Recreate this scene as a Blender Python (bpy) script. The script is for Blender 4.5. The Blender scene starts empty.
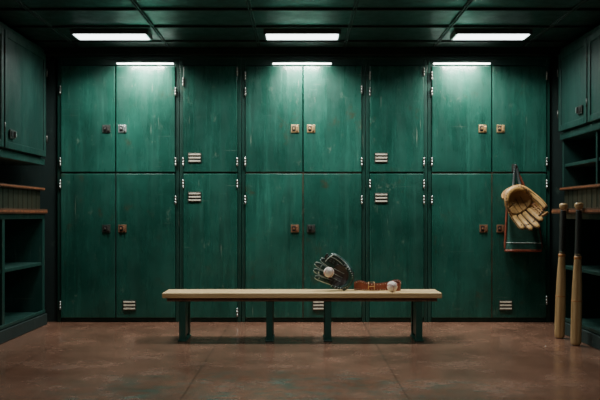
import bpy, bmesh, math, random
from mathutils import Vector, Matrix
random.seed(4)
S = bpy.context.scene
COL = S.collection
pi = math.pi

# ------------------------------------------------------------ materials
def newmat(name):
    m = bpy.data.materials.new(name); m.use_nodes = True
    nt = m.node_tree
    b = nt.nodes.get('Principled BSDF')
    return m, nt, b
def N(nt, t, **kw):
    n = nt.nodes.new(t)
    for k, v in kw.items():
        if k in n.inputs: n.inputs[k].default_value = v
        else: setattr(n, k, v)
    return n
def noise(nt, scale, detail=5, stretch=(1,1,1), rough=.55, offs=(0,0,0)):
    tc = N(nt, 'ShaderNodeTexCoord'); mp = N(nt, 'ShaderNodeMapping')
    mp.inputs['Scale'].default_value = stretch; mp.inputs['Location'].default_value = offs
    nt.links.new(tc.outputs['Object'], mp.inputs['Vector'])
    n = N(nt, 'ShaderNodeTexNoise'); n.inputs['Scale'].default_value = scale
    n.inputs['Detail'].default_value = detail; n.inputs['Roughness'].default_value = rough
    nt.links.new(mp.outputs[0], n.inputs['Vector'])
    return n.outputs['Fac']
def ramp(nt, fac, a, b, ca=0., cb=1.):
    r = N(nt, 'ShaderNodeMapRange'); nt.links.new(fac, r.inputs['Value'])
    r.inputs['From Min'].default_value = a; r.inputs['From Max'].default_value = b
    r.inputs['To Min'].default_value = ca; r.inputs['To Max'].default_value = cb
    return r.outputs[0]
def mix(nt, fac, a, b, mode='MIX'):
    m = N(nt, 'ShaderNodeMix'); m.data_type = 'RGBA'; m.blend_type = mode
    for sock, v in ((m.inputs[0], fac), (m.inputs[6], a), (m.inputs[7], b)):
        if hasattr(v, 'is_linked'): nt.links.new(v, sock)
        elif isinstance(v, (int, float)): sock.default_value = v
        else: sock.default_value = (*v, 1)
    return m.outputs[2]
def bump(nt, b, h, strength=.1, dist=.01):
    bp = N(nt, 'ShaderNodeBump'); bp.inputs['Strength'].default_value = strength
    bp.inputs['Distance'].default_value = dist
    nt.links.new(h, bp.inputs['Height']); nt.links.new(bp.outputs[0], b.inputs['Normal'])

def paint(name, cd, cl, r0=.28, r1=.5, wear=1.0, bs=.08):
    m, nt, b = newmat(name)
    oi = N(nt, 'ShaderNodeObjectInfo')
    c = mix(nt, ramp(nt, noise(nt, 2.6, 8, (1, 1, .8), .62), .36, .64), cd, cl)
    c = mix(nt, ramp(nt, noise(nt, 1.0, 5, (22, 22, 1.3), .65), .55, .78, 0, .45*wear), c, [min(1, x*1.9+.012) for x in cl])
    c = mix(nt, ramp(nt, noise(nt, 1.0, 5, (16, 16, 1.0), .65, (5, 2, 3)), .55, .75, 0, .5*wear), c, [x*.5 for x in cd])
    c = mix(nt, ramp(nt, noise(nt, 11, 9, (1, 1, .8), .8, (3, 7, 1)), .60, .67, 0, .7*wear), c, (.12, .19, .14))
    c = mix(nt, ramp(nt, noise(nt, 4, 9, (1, 1, 1), .75, (13, 2, 5)), .59, .69, 0, .65*wear), c, (.06, .045, .02))
    for st, of, fo, am in (((3, 3, 90), (1, 1, 8), (9, 1, 4), .35), ((60, 60, 3), (4, 2, 1), (2, 8, 6), .6)):
        sc = noise(nt, 1.0, 3, st, .5, of); sm = noise(nt, 3.5, 2, (1, 1, 1), .5, fo)
        mu = N(nt, 'ShaderNodeMath', operation='MULTIPLY')
        nt.links.new(ramp(nt, sc, .66, .70, 0, am*wear), mu.inputs[0]); nt.links.new(ramp(nt, sm, .52, .62), mu.inputs[1])
        c = mix(nt, mu.outputs[0], c, (.20, .26, .20))
    mr = ramp(nt, oi.outputs['Random'], 0, 1, .80, 1.12)
    cc = N(nt, 'ShaderNodeCombineColor')
    for i in range(3): nt.links.new(mr, cc.inputs[i])
    c = mix(nt, 1., c, cc.outputs[0], 'MULTIPLY')
    nt.links.new(c, b.inputs['Base Color'])
    nt.links.new(ramp(nt, noise(nt, 1.0, 8, (9, 9, 1.5), .7), .35, .65, r0, r1), b.inputs['Roughness'])
    bump(nt, b, noise(nt, 9, 6), bs, .02)
    return m
def simple(name, col, rough=.5, metal=0., var=.25, sc=30, bs=.1):
    m, nt, b = newmat(name)
    c = mix(nt, ramp(nt, noise(nt, sc, 5), .3, .7), [x*(1-var) for x in col], [min(1, x*(1+var)) for x in col])
    nt.links.new(c, b.inputs['Base Color'])
    b.inputs['Roughness'].default_value = rough; b.inputs['Metallic'].default_value = metal
    if bs: bump(nt, b, noise(nt, sc*4, 4), bs, .002)
    return m
def wood(name, ca, cb, axis, rough=.45):
    m, nt, b = newmat(name)
    st = [22, 22, 22]; st[axis] = 1.2
    c = mix(nt, ramp(nt, noise(nt, 1.5, 6, tuple(st)), .35, .65), ca, cb)
    c = mix(nt, ramp(nt, noise(nt, 6, 6), .6, .8, 0, .4), c, [x*.45 for x in ca])
    nt.links.new(c, b.inputs['Base Color']); b.inputs['Roughness'].default_value = rough
    bump(nt, b, noise(nt, 3, 6, tuple(st)), .1, .003)
    return m
def emit(name, col, s):
    m, nt, b = newmat(name)
    b.inputs['Base Color'].default_value = (*col, 1)
    b.inputs['Emission Color'].default_value = (*col, 1); b.inputs['Emission Strength'].default_value = s
    return m

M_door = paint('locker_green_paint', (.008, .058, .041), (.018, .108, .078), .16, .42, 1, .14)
M_frame = paint('locker_frame_paint', (.007, .040, .029), (.012, .062, .045), .3, .5, .6)
M_in = simple('locker_interior_dark', (.004, .012, .010), .7)
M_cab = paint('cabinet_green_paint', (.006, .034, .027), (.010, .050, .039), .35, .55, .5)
M_leg = paint('bench_leg_paint', (.010, .065, .048), (.016, .09, .068), .3, .5, .5)
M_ceil = paint('ceiling_green_panel', (.010, .032, .028), (.016, .050, .043), .30, .5, .3)
M_bar = simple('ceiling_bar_metal', (.010, .018, .016), .5, .1)
M_wall = paint('wall_dark_green', (.006, .020, .017), (.009, .028, .024), .6, .8, .3)
M_rust = simple('rusty_edge', (.22, .08, .035), .55, .2, .5)
M_rustd = simple('worn_brown_edge', (.09, .05, .025), .6, .1, .6, 8)
M_steel = simple('brushed_steel', (.50, .53, .51), .35, .85, .2)
M_dsteel = simple('dark_steel', (.10, .10, .09), .4, .7, .3)
M_brass = simple('aged_brass', (.75, .50, .25), .35, .8, .3)
M_copper = simple('rusty_handle', (.32, .16, .09), .45, .6, .4)
M_cream = simple('cream_plate', (.72, .66, .52), .5, 0, .15)
M_black = simple('black_plastic', (.012, .012, .012), .5)
M_lamp = emit('lamp_diffuser', (.90, .99, 1), 7)
M_glint = emit('added_glint_emitter', (.97, 1, .93), 14)  # glowing surface added for the glints along the locker tops
M_lampbody = simple('lamp_housing', (.16, .19, .18), .4, .5)
M_bench = wood('bench_pine', (.52, .34, .15), (.80, .60, .32), 0)
M_brwood = wood('shelf_brown_wood', (.06, .028, .015), (.12, .055, .026), 1)
M_bslat = wood('brown_green_slat', (.015, .022, .013), (.035, .032, .018), 2)
M_bat = wood('bat_ash_wood', (.34, .21, .09), (.62, .43, .22), 2, .25)
M_grip = simple('bat_grip_wrap', (.025, .028, .022), .5, 0, .3, 60)
M_ring = simple('bat_copper_ring', (.45, .18, .05), .4)
M_tan = simple('tan_leather', (.52, .30, .10), .40, 0, .35, 22, .3)
M_tand = simple('tan_leather_shade', (.34, .18, .06), .5, 0, .3, 25, .3)
M_tanp = simple('tan_pocket_leather', (.32, .17, .055), .5, 0, .35, 18, .3)
M_teal = simple('dark_teal_leather', (.018, .062, .054), .32, 0, .4, 25, .3)
M_teal2 = simple('black_leather', (.014, .020, .019), .40, 0, .4, 25, .3)
M_pocket = simple('dark_pocket_leather', (.045, .030, .026), .42, 0, .4, 25, .3)
M_pipe = simple('silver_piping', (.55, .66, .62), .4)
M_lacedk = simple('brown_lace', (.05, .025, .012), .6)
M_redleather = simple('red_brown_leather', (.25, .06, .033), .4, 0, .35, 25, .3)
M_white = simple('ball_leather', (.75, .66, .58), .5, 0, .1)
M_stitch = simple('red_stitch', (.45, .03, .02), .6)
M_bag = simple('green_canvas', (.02, .10, .072), .7, 0, .3, 60, .4)

def floor_mat():
    m, nt, b = newmat('brown_worn_floor')
    c = mix(nt, ramp(nt, noise(nt, 1.1, 9, (1, 1, 1), .62), .34, .66), (.135, .066, .042), (.29, .150, .098))
    c = mix(nt, ramp(nt, noise(nt, 5, 10, (1, 1, 1), .75), .48, .68, 0, .45), c, (.085, .045, .031))
    c = mix(nt, ramp(nt, noise(nt, 30, 8, (1, 1, 1), .85), .57, .66, 0, .5), c, (.44, .28, .19))
    c = mix(nt, ramp(nt, noise(nt, 45, 8, (1, 1, 1), .85, (5, 5, 5)), .58, .66, 0, .6), c, (.028, .020, .016))
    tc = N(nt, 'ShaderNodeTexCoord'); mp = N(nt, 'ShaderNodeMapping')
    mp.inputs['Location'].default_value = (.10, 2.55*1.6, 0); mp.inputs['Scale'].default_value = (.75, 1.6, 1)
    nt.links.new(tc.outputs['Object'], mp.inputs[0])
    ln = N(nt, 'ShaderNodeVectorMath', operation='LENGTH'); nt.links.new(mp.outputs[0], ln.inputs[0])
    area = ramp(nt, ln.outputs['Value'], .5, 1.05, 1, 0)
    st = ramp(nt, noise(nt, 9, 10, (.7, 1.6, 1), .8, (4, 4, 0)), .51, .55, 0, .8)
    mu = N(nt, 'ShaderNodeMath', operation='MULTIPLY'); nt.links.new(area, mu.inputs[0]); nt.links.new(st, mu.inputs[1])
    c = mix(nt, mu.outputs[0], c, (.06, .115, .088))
    br = N(nt, 'ShaderNodeTexBrick'); br.offset = 0
    br.inputs['Scale'].default_value = 1; br.inputs['Mortar Size'].default_value = .004
    br.inputs['Brick Width'].default_value = 1.05; br.inputs['Row Height'].default_value = 1.3
    mp2 = N(nt, 'ShaderNodeMapping'); mp2.inputs['Location'].default_value = (.55, .1, 0)
    nt.links.new(tc.outputs['Object'], mp2.inputs[0]); nt.links.new(mp2.outputs[0], br.inputs['Vector'])
    f = ramp(nt, br.outputs['Fac'], 0, 1, 0, .6)
    c = mix(nt, f, c, (.035, .02, .015))
    nt.links.new(c, b.inputs['Base Color'])
    nt.links.new(ramp(nt, noise(nt, 3.5, 9, (1, 1, 1), .72), .36, .64, .05, .34), b.inputs['Roughness'])
    b.inputs['Coat Weight'].default_value = .15; b.inputs['Coat Roughness'].default_value = .15
    bump(nt, b, noise(nt, 14, 9, (1, 1, 1), .78), .09, .01)
    return m
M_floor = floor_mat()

# ------------------------------------------------------------ mesh helpers
class MB:
    def __init__(s, name): s.name = name; s.bm = bmesh.new(); s.mats = []
    def mi(s, m):
        if m not in s.mats: s.mats.append(m)
        return s.mats.index(m)
    def box(s, x0, x1, y0, y1, z0, z1, m):
        x0, x1 = sorted((x0, x1)); y0, y1 = sorted((y0, y1)); z0, z1 = sorted((z0, z1))
        v = [s.bm.verts.new(p) for p in ((x0,y0,z0),(x1,y0,z0),(x1,y1,z0),(x0,y1,z0),(x0,y0,z1),(x1,y0,z1),(x1,y1,z1),(x0,y1,z1))]
        i = s.mi(m)
        for f in ((0,3,2,1),(4,5,6,7),(0,1,5,4),(1,2,6,5),(2,3,7,6),(3,0,4,7)):
            s.bm.faces.new([v[k] for k in f]).material_index = i
        return s
    def tube(s, pts, rad, m, seg=10, flat=1.0, flatdir=(0,1,0), closed=False):
        pts = [Vector(p) for p in pts]; n = len(pts)
        if not hasattr(rad, '__len__'): rad = [rad]*n
        fd = Vector(flatdir); rings = []; i = s.mi(m); prev = None
        for k, p in enumerate(pts):
            if closed: t = (pts[(k+1) % n]-pts[k-1]).normalized()
            else: t = (pts[min(k+1, n-1)]-pts[max(k-1, 0)]).normalized()
            if prev is None:
                u = t.cross(fd)
                if u.length < .1: u = t.cross(Vector((1, 0, 0)))
            else: u = prev - t*prev.dot(t)
            u.normalize(); prev = u; w = t.cross(u)
            rings.append([s.bm.verts.new(p+u*rad[k]*math.cos(a)+w*rad[k]*flat*math.sin(a)) for a in [2*pi*j/seg for j in range(seg)]])
        rg = range(n) if closed else range(n-1)
        for k in rg:
            A, B = rings[k], rings[(k+1) % n]
            for j in range(seg):
                f = s.bm.faces.new((A[j], A[(j+1) % seg], B[(j+1) % seg], B[j])); f.material_index = i; f.smooth = True
        if not closed:
            for R in (rings[0], rings[-1]):
                f = s.bm.faces.new(R if R is rings[-1] else R[::-1]); f.material_index = i
        return s
    def lathe(s, prof, m, seg=28, org=(0,0,0)):
        i = s.mi(m); o = Vector(org); rings = []
        for r, z in prof:
            rings.append([s.bm.verts.new(o+Vector((r*math.cos(2*pi*j/seg), r*math.sin(2*pi*j/seg), z))) for j in range(seg)])
        for A, B in zip(rings, rings[1:]):
            for j in range(seg):
                f = s.bm.faces.new((A[j], A[(j+1) % seg], B[(j+1) % seg], B[j])); f.material_index = i; f.smooth = True
        for R in (rings[0], rings[-1]):
            s.bm.faces.new(R if R is rings[-1] else R[::-1]).material_index = i
        return s
    def ball(s, c, r, m, sx=1, sy=1, sz=1, u=24, v=14):
        i = s.mi(m)
        g = bmesh.ops.create_uvsphere(s.bm, u_segments=u, v_segments=v, radius=r, matrix=Matrix.Translation(c) @ Matrix.Diagonal((sx, sy, sz, 1)))
        for vv in g['verts']:
            for f in vv.link_faces: f.material_index = i; f.smooth = True
        return s
    def surf(s, fn, nu, nv, m):
        i = s.mi(m); g = [[s.bm.verts.new(fn(a/nu, b/nv)) for b in range(nv+1)] for a in range(nu+1)]
        for a in range(nu):
            for b in range(nv):
                f = s.bm.faces.new((g[a][b], g[a+1][b], g[a+1][b+1], g[a][b+1])); f.material_index = i; f.smooth = True
        return s
    def done(s, bevel=0, solid=0, parent=None, sub=0):
        bmesh.ops.recalc_face_normals(s.bm, faces=s.bm.faces)
        me = bpy.data.meshes.new(s.name); s.bm.to_mesh(me); s.bm.free()
        for m in s.mats: me.materials.append(m)
        o = bpy.data.objects.new(s.name, me); COL.objects.link(o)
        if solid:
            md = o.modifiers.new('thick', 'SOLIDIFY'); md.thickness = solid; md.offset = 0
        if bevel:
            md = o.modifiers.new('bevel', 'BEVEL'); md.width = bevel; md.segments = 2; md.limit_method = 'ANGLE'; md.angle_limit = math.radians(50)
        if sub:
            md = o.modifiers.new('sub', 'SUBSURF'); md.levels = sub; md.render_levels = sub
        if parent: o.parent = parent
        return o
def empty(name, loc=(0,0,0), rot=(0,0,0)):
    e = bpy.data.objects.new(name, None); COL.objects.link(e); e.location = loc; e.rotation_euler = rot
    e.empty_display_size = .1
    return e
def cr(P, n=6):
    P = [Vector(p) for p in P]; o = []
    for i in range(len(P)-1):
        p0 = P[max(i-1, 0)]; p1 = P[i]; p2 = P[i+1]; p3 = P[min(i+2, len(P)-1)]
        for k in range(n):
            t = k/n; o.append(.5*((2*p1)+(p2-p0)*t+(2*p0-5*p1+4*p2-p3)*t*t+(3*p1-p0-3*p2+p3)*t**3))
    o.append(P[-1]); return o

# scale: locker front plane y=0, 126 units of photo per metre, eye height .85
def X(px): return (px-300)/126.
def Z(py): return .85+(215-py)/126.

# ------------------------------------------------------------ room shell
CZ = 2.17
YF = -8.0; XL = -2.55; XR = 2.6; YB = .55
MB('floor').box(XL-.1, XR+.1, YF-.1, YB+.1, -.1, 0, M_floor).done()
MB('wall_back').box(XL-.1, XR+.1, YB, YB+.1, 0, CZ, M_wall).done()
MB('wall_left').box(XL-.1, XL, YF, YB, 0, CZ, M_wall).done()
MB('wall_right').box(XR, XR+.1, YF, YB, 0, CZ, M_wall).done()
MB('wall_front').box(XL-.1, XR+.1, YF-.1, YF, 0, CZ, M_wall).done()
c = MB('ceiling').box(XL-.1, XR+.1, YF-.1, YB+.1, CZ, CZ+.1, M_ceil)
xs = [-2.44, -1.74, -1.03, -.32, .35, 1.05, 1.75, 2.44]
for x in xs:
    c.box(x-.014, x-.004, YF, YB, CZ-.010, CZ, M_bar); c.box(x+.004, x+.014, YF, YB, CZ-.010, CZ, M_bar)
y = -.30
while y > YF:
    c.box(XL, XR, y-.012, y-.004, CZ-.011, CZ, M_bar); c.box(XL, XR, y+.004, y+.012, CZ-.011, CZ, M_bar); y -= .48
c.done(bevel=.002)

MB('trim_soffit').box(XL, XR, -.05, .5, 2.112, CZ-.001, M_wall).done(bevel=.004)
MB('trim_filler_left').box(XL, X(57), .03, .06, 0, 2.11, M_wall).done()
MB('trim_filler_right').box(X(550.5), XR, .03, .06, 0, 2.11, M_wall).done()

# ------------------------------------------------------------ lockers
ZB, ZM, ZT, ZTOP = .035, Z(173), Z(66), 2.108
def plate_handle(px, py, mat, parent):
    x, z = X(px), Z(py)
    h = MB('handle')
    h.box(x-.032, x+.032, -.026, -.018, z-.030, z+.030, mat)
    h.box(x-.022, x+.004, -.029, -.026, z-.020, z+.020, M_black)
    h.box(x+.010, x+.024, -.040, -.026, z-.018, z+.018, mat)
    h.tube([(x-.009, -.026, z), (x-.009, -.042, z)], .008, mat, 12)
    h.done(bevel=.002, parent=parent)
def vent(px, py, parent):
    x, z = X(px), Z(py)
    h = MB('label_vent')
    h.box(x-.052, x+.052, -.024, -.018, z-.040, z+.040, M_dsteel)
    for k in range(3):
        zz = z-.026+k*.026
        h.box(x-.046, x+.046, -.030, -.024, zz-.0055, zz+.0055, M_cream)
    h.done(bevel=.0015, parent=parent)
def hinge(px, py, parent):
    x, z = X(px), Z(py)
    h = MB('hinge')
    h.tube([(x, -.024, z-.034), (x, -.024, z-.012)], .0055, M_steel, 10)
    h.tube([(x, -.024, z-.010), (x, -.024, z+.010)], .0055, M_steel, 10)
    h.tube([(x, -.024, z+.012), (x, -.024, z+.034)], .0055, M_steel, 10)
    h.box(x-.009, x+.009, -.0205, -.017, z-.030, z+.030, M_dsteel)
    h.done(parent=parent)
def locker(x0, x1, splits, handles=(), vents=(), hinges=(), rust=()):
    e = empty('metal_locker', (0, 0, 0))
    a, b = X(x0), X(x1)
    f = MB('carcass')
    post = .030
    f.box(a, a+post, -.004, .5, 0, ZTOP, M_frame); f.box(b-post, b, -.004, .5, 0, ZTOP, M_frame)
    f.box(a+post, b-post, .48, .5, 0, ZTOP, M_in)
    f.box(a+post, b-post, 0, .48, ZT+.004, ZTOP, M_frame)
    f.box(a+post, b-post, .01, .48, 0, ZB-.004, M_frame)
    f.box(a+post, b-post, .012, .48, ZM-.012, ZM+.012, M_in)
    f.box(a-.002, b+.002, -.018, -.004, ZT+.055, ZTOP, M_frame)
    f.done(bevel=.003, parent=e)
    sp = [x0+3.4] + list(splits) + [x1-3.4]
    for l, r in zip(sp, sp[1:]):
        xl, xr = X(l)+.004, X(r)-.004
        for z0, z1 in ((ZB, ZM-.006), (ZM+.006, ZT-.002)):
            d = MB('door'); d.box(xl, xr, -.018, .004, z0, z1, M_door)
            d.box(xl+.01, xr-.01, .004, .02, z0+.01, z0+.03, M_in)
            d.done(bevel=.005, parent=e)
    for (l, r, py) in rust:
        MB('worn_edge').box(X(l), X(r), -.010, -.002, Z(py)-.004, Z(py)+.004, M_rustd).done(parent=e)
    for s_ in splits:
        MB('door_seam').box(X(s_)-.003, X(s_)+.003, -.010, -.002, ZB, ZM-.006, M_rustd if rust else M_in).done(parent=e)
    for h in handles: plate_handle(*h, e)
    for v in vents: vent(*v, e)
    for h in hinges: hinge(*h, e)
    return e
locker(57.5, 179.3, [116], [(107, 129, M_dsteel), (123, 129, M_steel), (107, 228.5, M_dsteel), (123, 228.5, M_copper)], [(130, 305)],
       [(61, y_) for y_ in (90, 162, 184, 305)]+[(176, y_) for y_ in (92, 162, 200)])
locker(179.7, 241.3, [], [], [(195, 158), (195, 197)], [(183.5, y_) for y_ in (82, 184, 162)]+[(237.5, y_) for y_ in (72, 162, 184, 312)])
locker(241.7, 365.3, [303], [(295, 129, M_brass), (311, 129, M_brass), (295, 228.5, M_copper), (311, 228.5, M_dsteel)], [(319, 305)],
       [(245.5, y_) for y_ in (76, 92, 162, 200)]+[(361.5, y_) for y_ in (90, 162, 200)], rust=[(246, 361, 173)])
locker(365.7, 427.3, [], [], [(381, 158), (381, 198)], [(369.8, y_) for y_ in (76, 92, 184)]+[(423.6, y_) for y_ in (72, 162, 184, 200)])
locker(427.7, 549.8, [491.5], [(482, 129, M_brass), (500, 129, M_brass), (483, 228.5, M_copper), (500, 228.5, M_copper)], [(505, 305)],
       [(431.5, y_) for y_ in (76, 92, 162, 200)]+[(546, y_) for y_ in (76, 162, 184, 300)], rust=[(432, 546, 173)])

# ------------------------------------------------------------ lamps
def area(name, loc, sx, sy, power, rot=(0,0,0), col=(.95, 1, .97), parent=None, spread=180):
    l = bpy.data.lights.new(name, 'AREA'); l.shape = 'RECTANGLE'; l.size = sx; l.size_y = sy; l.energy = power; l.color = col
    l.spread = math.radians(spread)
    o = bpy.data.objects.new(name, l); COL.objects.link(o); o.location = loc; o.rotation_euler = rot
    if parent: o.parent = parent
    return o
def ceiling_lamp(x, y, p, spread=150):
    e = empty('ceiling_light_fixture', (x, y, CZ))
    h = MB('housing')
    h.box(-.275, .275, -.10, .10, -.022, 0, M_lampbody)
    h.box(-.275, -.260, -.10, .10, -.036, -.022, M_lampbody); h.box(.260, .275, -.10, .10, -.036, -.022, M_lampbody)
    h.box(-.260, .260, .085, .10, -.036, -.022, M_lampbody)
    h.box(-.260, .260, -.10, -.085, -.030, -.022, M_lampbody)
    h.done(bevel=.002, parent=e)
    MB('diffuser').box(-.258, .258, -.084, .084, -.034, -.0225, M_lamp).done(bevel=.003, parent=e)
    area('lamp_glow', (0, 0, -.042), .5, .15, p, parent=e, spread=spread)
for x in (-1.36, .016, 1.38): ceiling_lamp(x, -.57, 18 if x == .016 else 15)
for x in (-1.36, .016, 1.38): ceiling_lamp(x, -2.75, 12 if x == .016 else 1.2, 120)  # added row out of view, fill light on the locker fronts
def glint_strip(x0, x1):  # added glowing bar, stands in for ceiling-lamp reflections on the lockers
    e = empty('added_glint_strip', ((x0+x1)/2, -.02, 2.050)); w = (x1-x0)/2
    MB('glint_mount').box(-w-.01, w+.01, -.026, .002, -.002, .006, M_lampbody).done(bevel=.002, parent=e)
    MB('strip').box(-w, w, -.026, -.002, -.009, -.002, M_glint).done(bevel=.002, parent=e)
    area('added_spill_glow', (0, -.10, -.006), 2*w*.6, .02, 8, rot=(math.radians(26), 0, 0), parent=e, col=(1, .96, .86), spread=150)  # added lamp imitating the fixtures' spill on the upper doors
glint_strip(X(118), X(174)); glint_strip(X(273), X(331)); glint_strip(X(433), X(489))

# ------------------------------------------------------------ side storage units
def side_unit(sg, xf, xw, xlow, ub, udoors, low_y0, hz):
    e = empty('wall_cabinet')
    yb, yf = -.13, -3.2
    c = MB('cabinet_body')
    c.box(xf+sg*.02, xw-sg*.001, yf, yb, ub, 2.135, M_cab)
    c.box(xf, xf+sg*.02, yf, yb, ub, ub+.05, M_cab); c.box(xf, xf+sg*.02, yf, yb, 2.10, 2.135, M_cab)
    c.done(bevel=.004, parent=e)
    for y0, y1 in zip(udoors, udoors[1:]):
        d = MB('cabinet_door'); d.box(xf-sg*.016, xf+sg*.016, y1+.012, y0-.012, ub+.062, 2.09, M_cab)
        for (a, b2, z0, z1) in ((y0-.06, y0-.012, ub+.062, 2.09), (y1+.012, y1+.06, ub+.062, 2.09), (y1+.06, y0-.06, ub+.062, ub+.11), (y1+.06, y0-.06, 2.04, 2.09)):
            d.box(xf-sg*.024, xf-sg*.016, a, b2, z0, z1, M_cab)
        d.done(bevel=.004, parent=e)
        h = MB('cabinet_latch'); yy = y1+.14
        h.box(xf-sg*.030, xf-sg*.022, yy-.05, yy+.05, hz-.03, hz+.03, M_dsteel)
        h.box(xf-sg*.034, xf-sg*.030, yy-.035, yy+.005, hz-.018, hz+.018, M_black)
        h.box(xf-sg*.046, xf-sg*.030, yy+.018, yy+.035, hz-.02, hz+.02, M_steel)
        h.done(bevel=.002, parent=e)
        for zz in (ub+.2, 1.95):
            MB('cabinet_hinge').tube([(xf-sg*.026, y0-.006, zz-.03), (xf-sg*.026, y0-.006, zz+.03)], .006, M_dsteel, 8).done(parent=e)
    e2 = empty('cubby_shelf_unit')
    y0 = low_y0; zt = .86
    c = MB('cubby_body')
    c.box(xlow+sg*.4, xw-sg*.001, yf, y0, .0, zt, M_cab)
    c.box(xlow+sg*.012, xlow+sg*.4, yf, y0, 0, .10, M_cab)
    c.box(xlow, xlow+sg*.4, yf, y0, zt-.04, zt, M_cab)
    for k in range(4):
        yy = y0-k*.86
        if yy-.05 < yf: break
        c.box(xlow, xlow+sg*.4, yy-.05, yy, .10, zt-.04, M_cab)
    c.box(xlow+sg*.01, xlow+sg*.4, yf, y0, .46, .485, M_cab)
    c.box(xlow-sg*.006, xlow+sg*.01, yf, y0, .09, .115, M_cab)
    c.done(bevel=.004, parent=e2)
    c = MB('counter')
    lip = .055 if sg > 0 else .02
    c.box(xlow-sg*lip, xw-sg*.001, yf, y0, zt, zt+.035, M_brwood)
    c.box(xlow-sg*(lip+.003), xlow-sg*lip, yf, y0, zt+.008, zt+.024, M_rust)
    c.done(bevel=.003, parent=e2)
    c = MB('slatted_riser')
    xr = xf+sg*.03
    c.box(xr+sg*.015, xw-sg*.001, yf, -.13, zt+.035, 1.04, M_bslat)
    yy = -.15
    while yy > yf+.1:
        c.box(xr, xr+sg*.015, yy-.09, yy, zt+.035, 1.04, M_bslat); yy -= .1
    c.box(xr-sg*.03, xw-sg*.001, yf, -.13, 1.04, 1.062, M_brwood)
    c.box(xr-sg*.033, xr-sg*.03, yf, -.13, 1.046, 1.056, M_rust)
    c.done(bevel=.002, parent=e2)
    e3 = empty('open_wall_shelf')
    c = MB('shelf_body')
    c.box(xf+sg*.35, xw-sg*.001, yf, -.13, 1.063, ub-.001, M_cab)
    if sg > 0:
        c.box(xf+sg*.03, xf+sg*.35, yf, -.13, 1.22, 1.245, M_cab)
        for k in range(5):
            yy = -.13-k*.72
            c.box(xf+sg*.02, xf+sg*.35, yy-.03, yy, 1.063, ub-.001, M_cab)
    c.done(bevel=.003, parent=e3)
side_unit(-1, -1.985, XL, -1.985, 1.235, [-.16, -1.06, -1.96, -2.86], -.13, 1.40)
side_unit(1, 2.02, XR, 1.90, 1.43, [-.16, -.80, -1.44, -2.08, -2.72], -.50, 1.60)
MB('baseboard_left').box(-1.985, -1.965, -3.2, -.13, 0, .085, M_wall).done(bevel=.004)
MB('baseboard_right').box(1.88, 1.90, -3.2, -.50, 0, .085, M_wall).done(bevel=.004)

# ------------------------------------------------------------ bench
BX0, BX1, BYF, BYB, BZ = -.923, .950, -1.025, -.735, .328
e = empty('locker_room_bench')
b = MB('seat_slats'); w = (BYB-BYF-.016)/3
for k in range(3):
    y0 = BYF+k*(w+.008); b.box(BX0, BX1, y0, y0+w, BZ-.034, BZ, M_bench)
b.done(bevel=.004, parent=e)
b = MB('apron')
b.box(BX0+.03, BX1-.03, BYF+.015, BYF+.035, BZ-.058, BZ-.0345, M_brwood)
b.box(BX0+.03, BX1-.03, BYB-.035, BYB-.015, BZ-.058, BZ-.0345, M_brwood)
b.done(bevel=.002, parent=e)
for i, x in enumerate((-.79, -.205, .188, .80)):
    b = MB('leg_%d' % (i+1))
    b.box(x-.022, x+.022, BYF+.02, BYF+.06, 0, BZ-.0345, M_leg)
    b.box(x-.022, x+.022, BYB-.06, BYB-.02, 0, BZ-.0345, M_leg)
    b.box(x-.014, x+.014, BYF+.06, BYB-.06, .03, BZ-.0345, M_leg)
    b.box(x-.028, x+.028, BYF+.015, BYB-.015, 0, .012, M_leg)
    b.done(bevel=.003, parent=e)

# ------------------------------------------------------------ baseballs
def baseball(loc, rot=(0,0,0), r=.0365, name='baseball'):
    e = empty(name, loc, rot)
    MB('cover').ball((0,0,0), r, M_white, u=32, v=20).done(parent=e)
    a, bb = .72, .28; cc = 2*math.sqrt(a*bb); P = []
    for k in range(96):
        t = 2*pi*k/96
        P.append(Vector((a*math.cos(t)+bb*math.cos(3*t), a*math.sin(t)-bb*math.sin(3*t), cc*math.sin(2*t))).normalized()*(r*1.004))
    s = MB('seam'); s.tube(P, .0010, M_stitch, 6, closed=True)
    for k in range(0, 96, 2):
        p = P[k]; t = (P[(k+1) % 96]-P[k-1]).normalized(); u = p.normalized().cross(t)
        s.tube([p*1.0+u*.004+t*.002, p*1.012, p*1.0-u*.004+t*.002], .0007, M_stitch, 5)
    s.done(parent=e)
    return e

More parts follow.
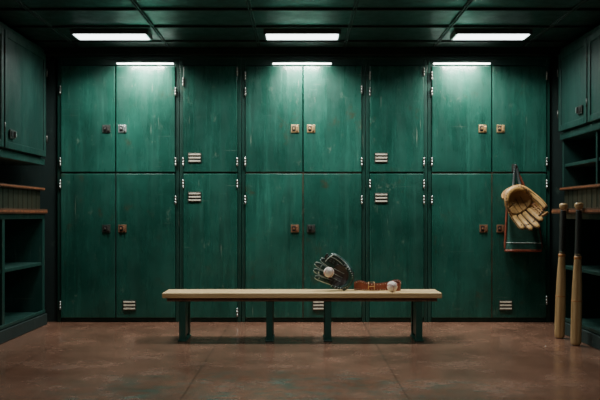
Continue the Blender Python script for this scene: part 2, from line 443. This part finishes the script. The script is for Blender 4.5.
# ------------------------------------------------------------ gloves
def glove(name, loc, rot, m1, m2, mpocket, mp, mpip, scale=1.0, mirror=1):
    """local: Z towards fingertips, pocket faces -Y, thumb on -X*mirror"""
    e = empty(name, loc, rot); e.scale = (scale,)*3
    mx = mirror
    def ys(x, z): return .055-4.2*x*x-3.2*max(z, -.06)**2 - (2.0*(z+.06)**2 if z < -.06 else 0)
    def P3(x, z, off=0): return Vector((x*mx, ys(x, z)+off, z))
    def lerp(a, b, t): return a+(b-a)*t
    def palm(u, v):
        t = 2*pi*v; cx, sz = math.cos(t), math.sin(t)
        w = .088*(1-.12*(sz < 0)*abs(sz)); h = .070 if sz > 0 else .098
        x = w*math.copysign(abs(cx)**.8, cx)*u; z = -.005+h*math.copysign(abs(sz)**.8, sz)*u
        return P3(x, z, -.004)
    b = MB('palm_pocket'); b.surf(lambda u, v: palm(.01+.99*u, v), 10, 44, mpocket); b.done(solid=.010, parent=e)
    rim = [palm(1, .47+.56*k/30) for k in range(31)]
    MB('rim_roll').tube(rim, [.006]+[.0105]*29+[.006], m2, 10).done(parent=e)
    b = MB('back_shell'); b.surf(lambda u, v: palm(.01+.97*u, v)+Vector((0, .018+.012*(1-u), 0)), 10, 44, m1); b.done(solid=.008, parent=e)
    F = [((-.030, -.02), (-.050, .165), .0235), ((.002, -.02), (-.002, .186), .0235), ((.034, -.02), (.045, .174), .0225), ((.060, -.03), (.088, .143), .0215)]
    for (x0, z0), (x1, z1), R in F:
        n = 16; pts = []; rad = []
        for k in range(n+1):
            f = k/n; x = lerp(x0, x1, f); z = lerp(z0, z1, f)
            pts.append(P3(x, z, .010)); rr = R*(1-.10*f)
            if k == n-1: rr *= .85
            if k == n: rr *= .45
            rad.append(rr)
        MB('finger').tube(pts, rad, m1, 14, flat=.66).done(parent=e)
        t = (pts[-1]-pts[0]).normalized(); sd = t.cross(Vector((0, 1, 0))).normalized()
        for s_ in (-1, 1):
            q = [p+sd*s_*r*.80+Vector((0, -r*.42, 0)) for p, r in zip(pts[5:], rad[5:])]
            MB('finger_piping').tube(q, .0032, mpip, 6).done(parent=e)
    pts = []; rad = []
    for q in cr([(-.040, 0, -.085), (-.085, 0, -.045), (-.112, 0, .02), (-.122, 0, .075), (-.118, 0, .115)], 4):
        pts.append(P3(q.x*.93, q.z, .014)); rad.append(.026)
    nn = len(rad)
    rad = [r*(.7 if k == 0 else .5 if k == nn-1 else .85 if k == nn-2 else 1-.15*k/nn) for k, r in enumerate(rad)]
    MB('thumb').tube(pts, rad, m1, 14, flat=.7).done(parent=e)
    MB('thumb_piping').tube([p+Vector((.014*mx, -r*.62, 0)) for p, r in zip(pts[3:], rad[3:])], .0028, mpip, 6).done(parent=e)
    MB('thumb_piping').tube([p+Vector((-.010*mx, -r*.66, 0)) for p, r in zip(pts[3:], rad[3:])], .0028, mpip, 6).done(parent=e)
    hp = [palm(.9, .5+.5*k/12)+Vector((0, -.006, 0)) for k in range(1, 12)]
    MB('heel_pad').tube(hp, [.008+.012*math.sin(pi*k/10) for k in range(11)], m1, 12, flat=.7).done(parent=e)
    wb = MB('web')
    def W(u, v):
        xa, xb = lerp(-.100, -.106, v), lerp(-.035, -.050, v)
        return P3(lerp(xa, xb, u), lerp(-.01, .135, v), .006)
    for v in (.12, .3, .48, .66, .84, 1.0):
        wb.tube([W(k/6, v+.05*math.sin(pi*k/6)) for k in range(7)], .0085, m2, 8, flat=.45)
    for u in (.25, .5, .75):
        wb.tube([W(u, k/8*1.03)+Vector((0, -.003, 0)) for k in range(9)], .0065, m2, 8, flat=.45)
    wb.done(parent=e)
    lc = MB('laces')
    lc.tube(cr([P3(-.056, .128, -.010), P3(-.028, .136, .006), P3(-.004, .142, -.010), P3(.02, .142, .006), P3(.040, .138, -.010), P3(.062, .128, .006), P3(.084, .112, -.010)]), .0036, mp, 6)
    lc.tube(cr([P3(-.115, .098, -.012), P3(-.09, .115, -.006), P3(-.07, .125, -.006), P3(-.052, .128, -.012)]), .0036, mp, 6)
    for k in range(17):
        v = .49+.52*k/16
        a_, b_ = palm(.90, v), palm(1.0, v+.008); cpt = palm(1.08, v+.014)
        lc.tube([a_+Vector((0, -.008, 0)), b_+Vector((0, -.012, 0)), cpt+Vector((0, .002, 0))], .0028, mp, 6)
    for x0 in (-.03, .0, .03):
        lc.tube([P3(x0*1.1, z, -.010) for z in (-.03, 0, .03, .06)], .0016, mp, 5)
    lc.done(parent=e)
    st = MB('wrist_strap')
    st.tube(cr([P3(-.070, -.075, .012), P3(-.05, -.085, .035), P3(0, -.09, .045), P3(.05, -.085, .035), P3(.072, -.07, .012)]), .015, m2, 10, flat=.35)
    st.done(parent=e)
    return e
def drop_to(e, z):
    bpy.context.view_layer.update()
    mn = min((o.matrix_world @ v.co).z for o in e.children for v in o.data.vertices)
    e.location.z += z-mn; return e.location.z

g1 = glove('baseball_glove', (.262, -.86, BZ+.10), (math.radians(-20), math.radians(-62), math.radians(8)), M_teal, M_teal2, M_pocket, M_pipe, M_pipe, .93, -1)
gz = drop_to(g1, BZ+.001)
baseball((.198, -.885, gz+.024), (.4, .3, .8))
baseball((.625, -.95, BZ+.0375), (1.1, .2, .3))

e = empty('leather_belt', (0, 0, 0))
path = [(.375, -.82, .034), (.41, -.84, .046), (.45, -.86, .036), (.50, -.865, .028), (.56, -.86, .030), (.61, -.84, .038), (.655, -.825, .050), (.685, -.835, .046), (.690, -.865, .032), (.665, -.885, .027), (.63, -.870, .026)]
C = cr([(a, b_, BZ+c_) for a, b_, c_ in path])
b = MB('strap'); i = b.mi(M_redleather); R = []
for k, p in enumerate(C):
    zz = p.z+.0245; z0 = BZ+.002
    R.append([b.bm.verts.new((p.x, p.y-.004, z0)), b.bm.verts.new((p.x, p.y-.004, zz)), b.bm.verts.new((p.x+.003, p.y+.004, zz)), b.bm.verts.new((p.x+.003, p.y+.004, z0))])
for a_, b2 in zip(R, R[1:]):
    for j in range(4): b.bm.faces.new((a_[j], a_[(j+1) % 4], b2[(j+1) % 4], b2[j])).material_index = i
b.bm.faces.new(R[0]); b.bm.faces.new(R[-1])
b.done(bevel=.0015, parent=e)
b = MB('stitching')
for k in range(1, len(C)-12, 2):
    p = C[k]
    b.tube([(p.x, p.y-.0055, p.z+.016), (p.x+.005, p.y-.0055, p.z+.016)], .0022, M_cream, 5)
    b.tube([(p.x, p.y-.0055, BZ+.010), (p.x+.005, p.y-.0055, BZ+.010)], .0022, M_cream, 5)
b.done(parent=e)
b = MB('buckle'); x = .49; y = -.877
b.tube([(x-.02, y, BZ+.006), (x+.02, y, BZ+.006), (x+.02, y, BZ+.062), (x-.02, y, BZ+.062)], .003, M_brass, 8, closed=True)
b.tube([(x-.02, y-.003, BZ+.032), (x+.024, y-.003, BZ+.032)], .0025, M_brass, 8)
b.done(parent=e)

# ------------------------------------------------------------ bats
def bat(base, top):
    base = Vector(base); d = (Vector(top)-base).normalized()
    q = Vector((0, 0, 1)).rotation_difference(d)
    e = empty('baseball_bat', base); e.rotation_mode = 'QUATERNION'; e.rotation_quaternion = q
    b = MB('barrel')
    b.lathe([(.012, 0), (.026, .003), (.0325, .012), (.0345, .03), (.035, .15), (.0345, .28), (.032, .38), (.028, .47), (.023, .55), (.020, .60)], M_bat)
    b.done(parent=e)
    b = MB('grip'); P = [(.0200, .575)]
    z = .58
    while z < .885: P += [(.0200-.002*(z-.6)/.3, z), (.0222-.002*(z-.6)/.3, z+.008)]; z += .014
    b.lathe(P, M_grip, 20); b.done(parent=e)
    MB('grip_ring').lathe([(.0205, .560), (.0240, .563), (.0240, .578), (.0205, .580)], M_ring).done(parent=e)
    MB('barrel_ring').lathe([(.0335, .285), (.0352, .287), (.0352, .293), (.0332, .295)], M_ring).done(parent=e)
    MB('knob').lathe([(.015, .885), (.022, .893), (.028, .903), (.029, .916), (.026, .926), (.012, .93)], M_bat).done(parent=e)
bat((1.790, -.85, .001), (1.818, -.85, .93))
bat((1.798, -1.16, .001), (1.818, -1.165, .93))

# ------------------------------------------------------------ hook, bag and tan glove
hx, hz = X(513), Z(168)
e = empty('coat_hook', (hx, 0, hz))
b = MB('hook_metal')
b.box(-.015, .015, -.024, -.0185, -.03, .03, M_dsteel)
b.tube(cr([(0, -.024, .01), (0, -.05, .008), (0, -.075, -.008), (0, -.09, .004), (0, -.092, .024)]), .0055, M_dsteel, 10)
b.done(bevel=.001, parent=e)

e = empty('drawstring_bag', (X(521), -.062, Z(230)))
b = MB('pouch')
def pouch(u, v):
    a = 2*pi*v; z = -.17+.36*u
    w = (.118+.03*(1-u))*(1 if u > .06 else .93); dth = .036*(1-.45*u)
    ca, sa = math.cos(a), math.sin(a)
    sx = math.copysign(abs(ca)**.55, ca); sy = math.copysign(abs(sa)**.8, sa)
    return Vector((w*sx+.006*math.sin(9*a)*u-.01*u, dth*sy+.004*math.sin(7*a+4*u), z + .01*math.sin(a*2)*u))
b.surf(pouch, 16, 56, M_bag)
b.surf(lambda u, v: pouch(0, v) if u > .5 else Vector((0, 0, -.172)), 1, 56, M_bag)
b.done(parent=e)
b = MB('trim_binding')
b.tube([pouch(0.03, k/56)*1.01 for k in range(56)], .010, M_redleather, 8, closed=True)
b.tube([pouch(0.20, k/56)*1.01 for k in range(56)], .003, M_pipe, 6, closed=True)
b.tube([pouch(1, k/56)*1.01 for k in range(56)], .012, M_redleather, 8, closed=True)
for v in (.5, 0):
    b.tube([pouch(.03+.97*k/12, v)+Vector((0, -.006, 0)) for k in range(13)], .009, M_redleather, 8)
b.done(parent=e)
b = MB('drawstring')
ox, oz = hx-X(521), hz-Z(230)
b.tube(cr([(-.10, 0, .18), (-.085, -.012, .30), (ox-.006, -.008, oz-.02), (ox, -.010, oz+.012), (ox+.010, -.008, oz-.02), (.01, -.012, .33), (.06, 0, .18)]), .009, M_redleather, 8, flat=.5)
b.done(parent=e)
g = glove('baseball_glove', (X(514), -.205, Z(203)), (math.radians(0), math.radians(148), math.radians(12)), M_tan, M_tand, M_tanp, M_lacedk, M_lacedk, 1.22)
b = MB('hanging_strap')
b.tube(cr([(hx-.045, -.15, Z(196)), (hx-.022, -.11, Z(183)), (hx-.006, -.082, hz-.012), (hx, -.080, hz+.014), (hx+.008, -.084, hz-.012), (hx+.02, -.11, Z(183)), (hx+.035, -.15, Z(194))]), .013, M_teal2, 8, flat=.5)
so = b.done(); so.parent = g
mw = Matrix.Translation(g.location) @ g.rotation_euler.to_matrix().to_4x4() @ Matrix.Diagonal((*g.scale, 1))
so.matrix_parent_inverse = mw.inverted()

# ------------------------------------------------------------ world + camera
w = bpy.data.worlds.new('world'); S.world = w; w.use_nodes = True
w.node_tree.nodes['Background'].inputs[0].default_value = (.03, .06, .055, 1)
w.node_tree.nodes['Background'].inputs[1].default_value = .1
cam = bpy.data.cameras.new('camera'); co = bpy.data.objects.new('camera', cam); COL.objects.link(co)
co.location = (0, -6.5, .85); co.rotation_euler = (pi/2, 0, 0)
cam.sensor_width = 36; cam.lens = 36*819/600; cam.shift_y = 15/600; cam.clip_start = .05
S.camera = co
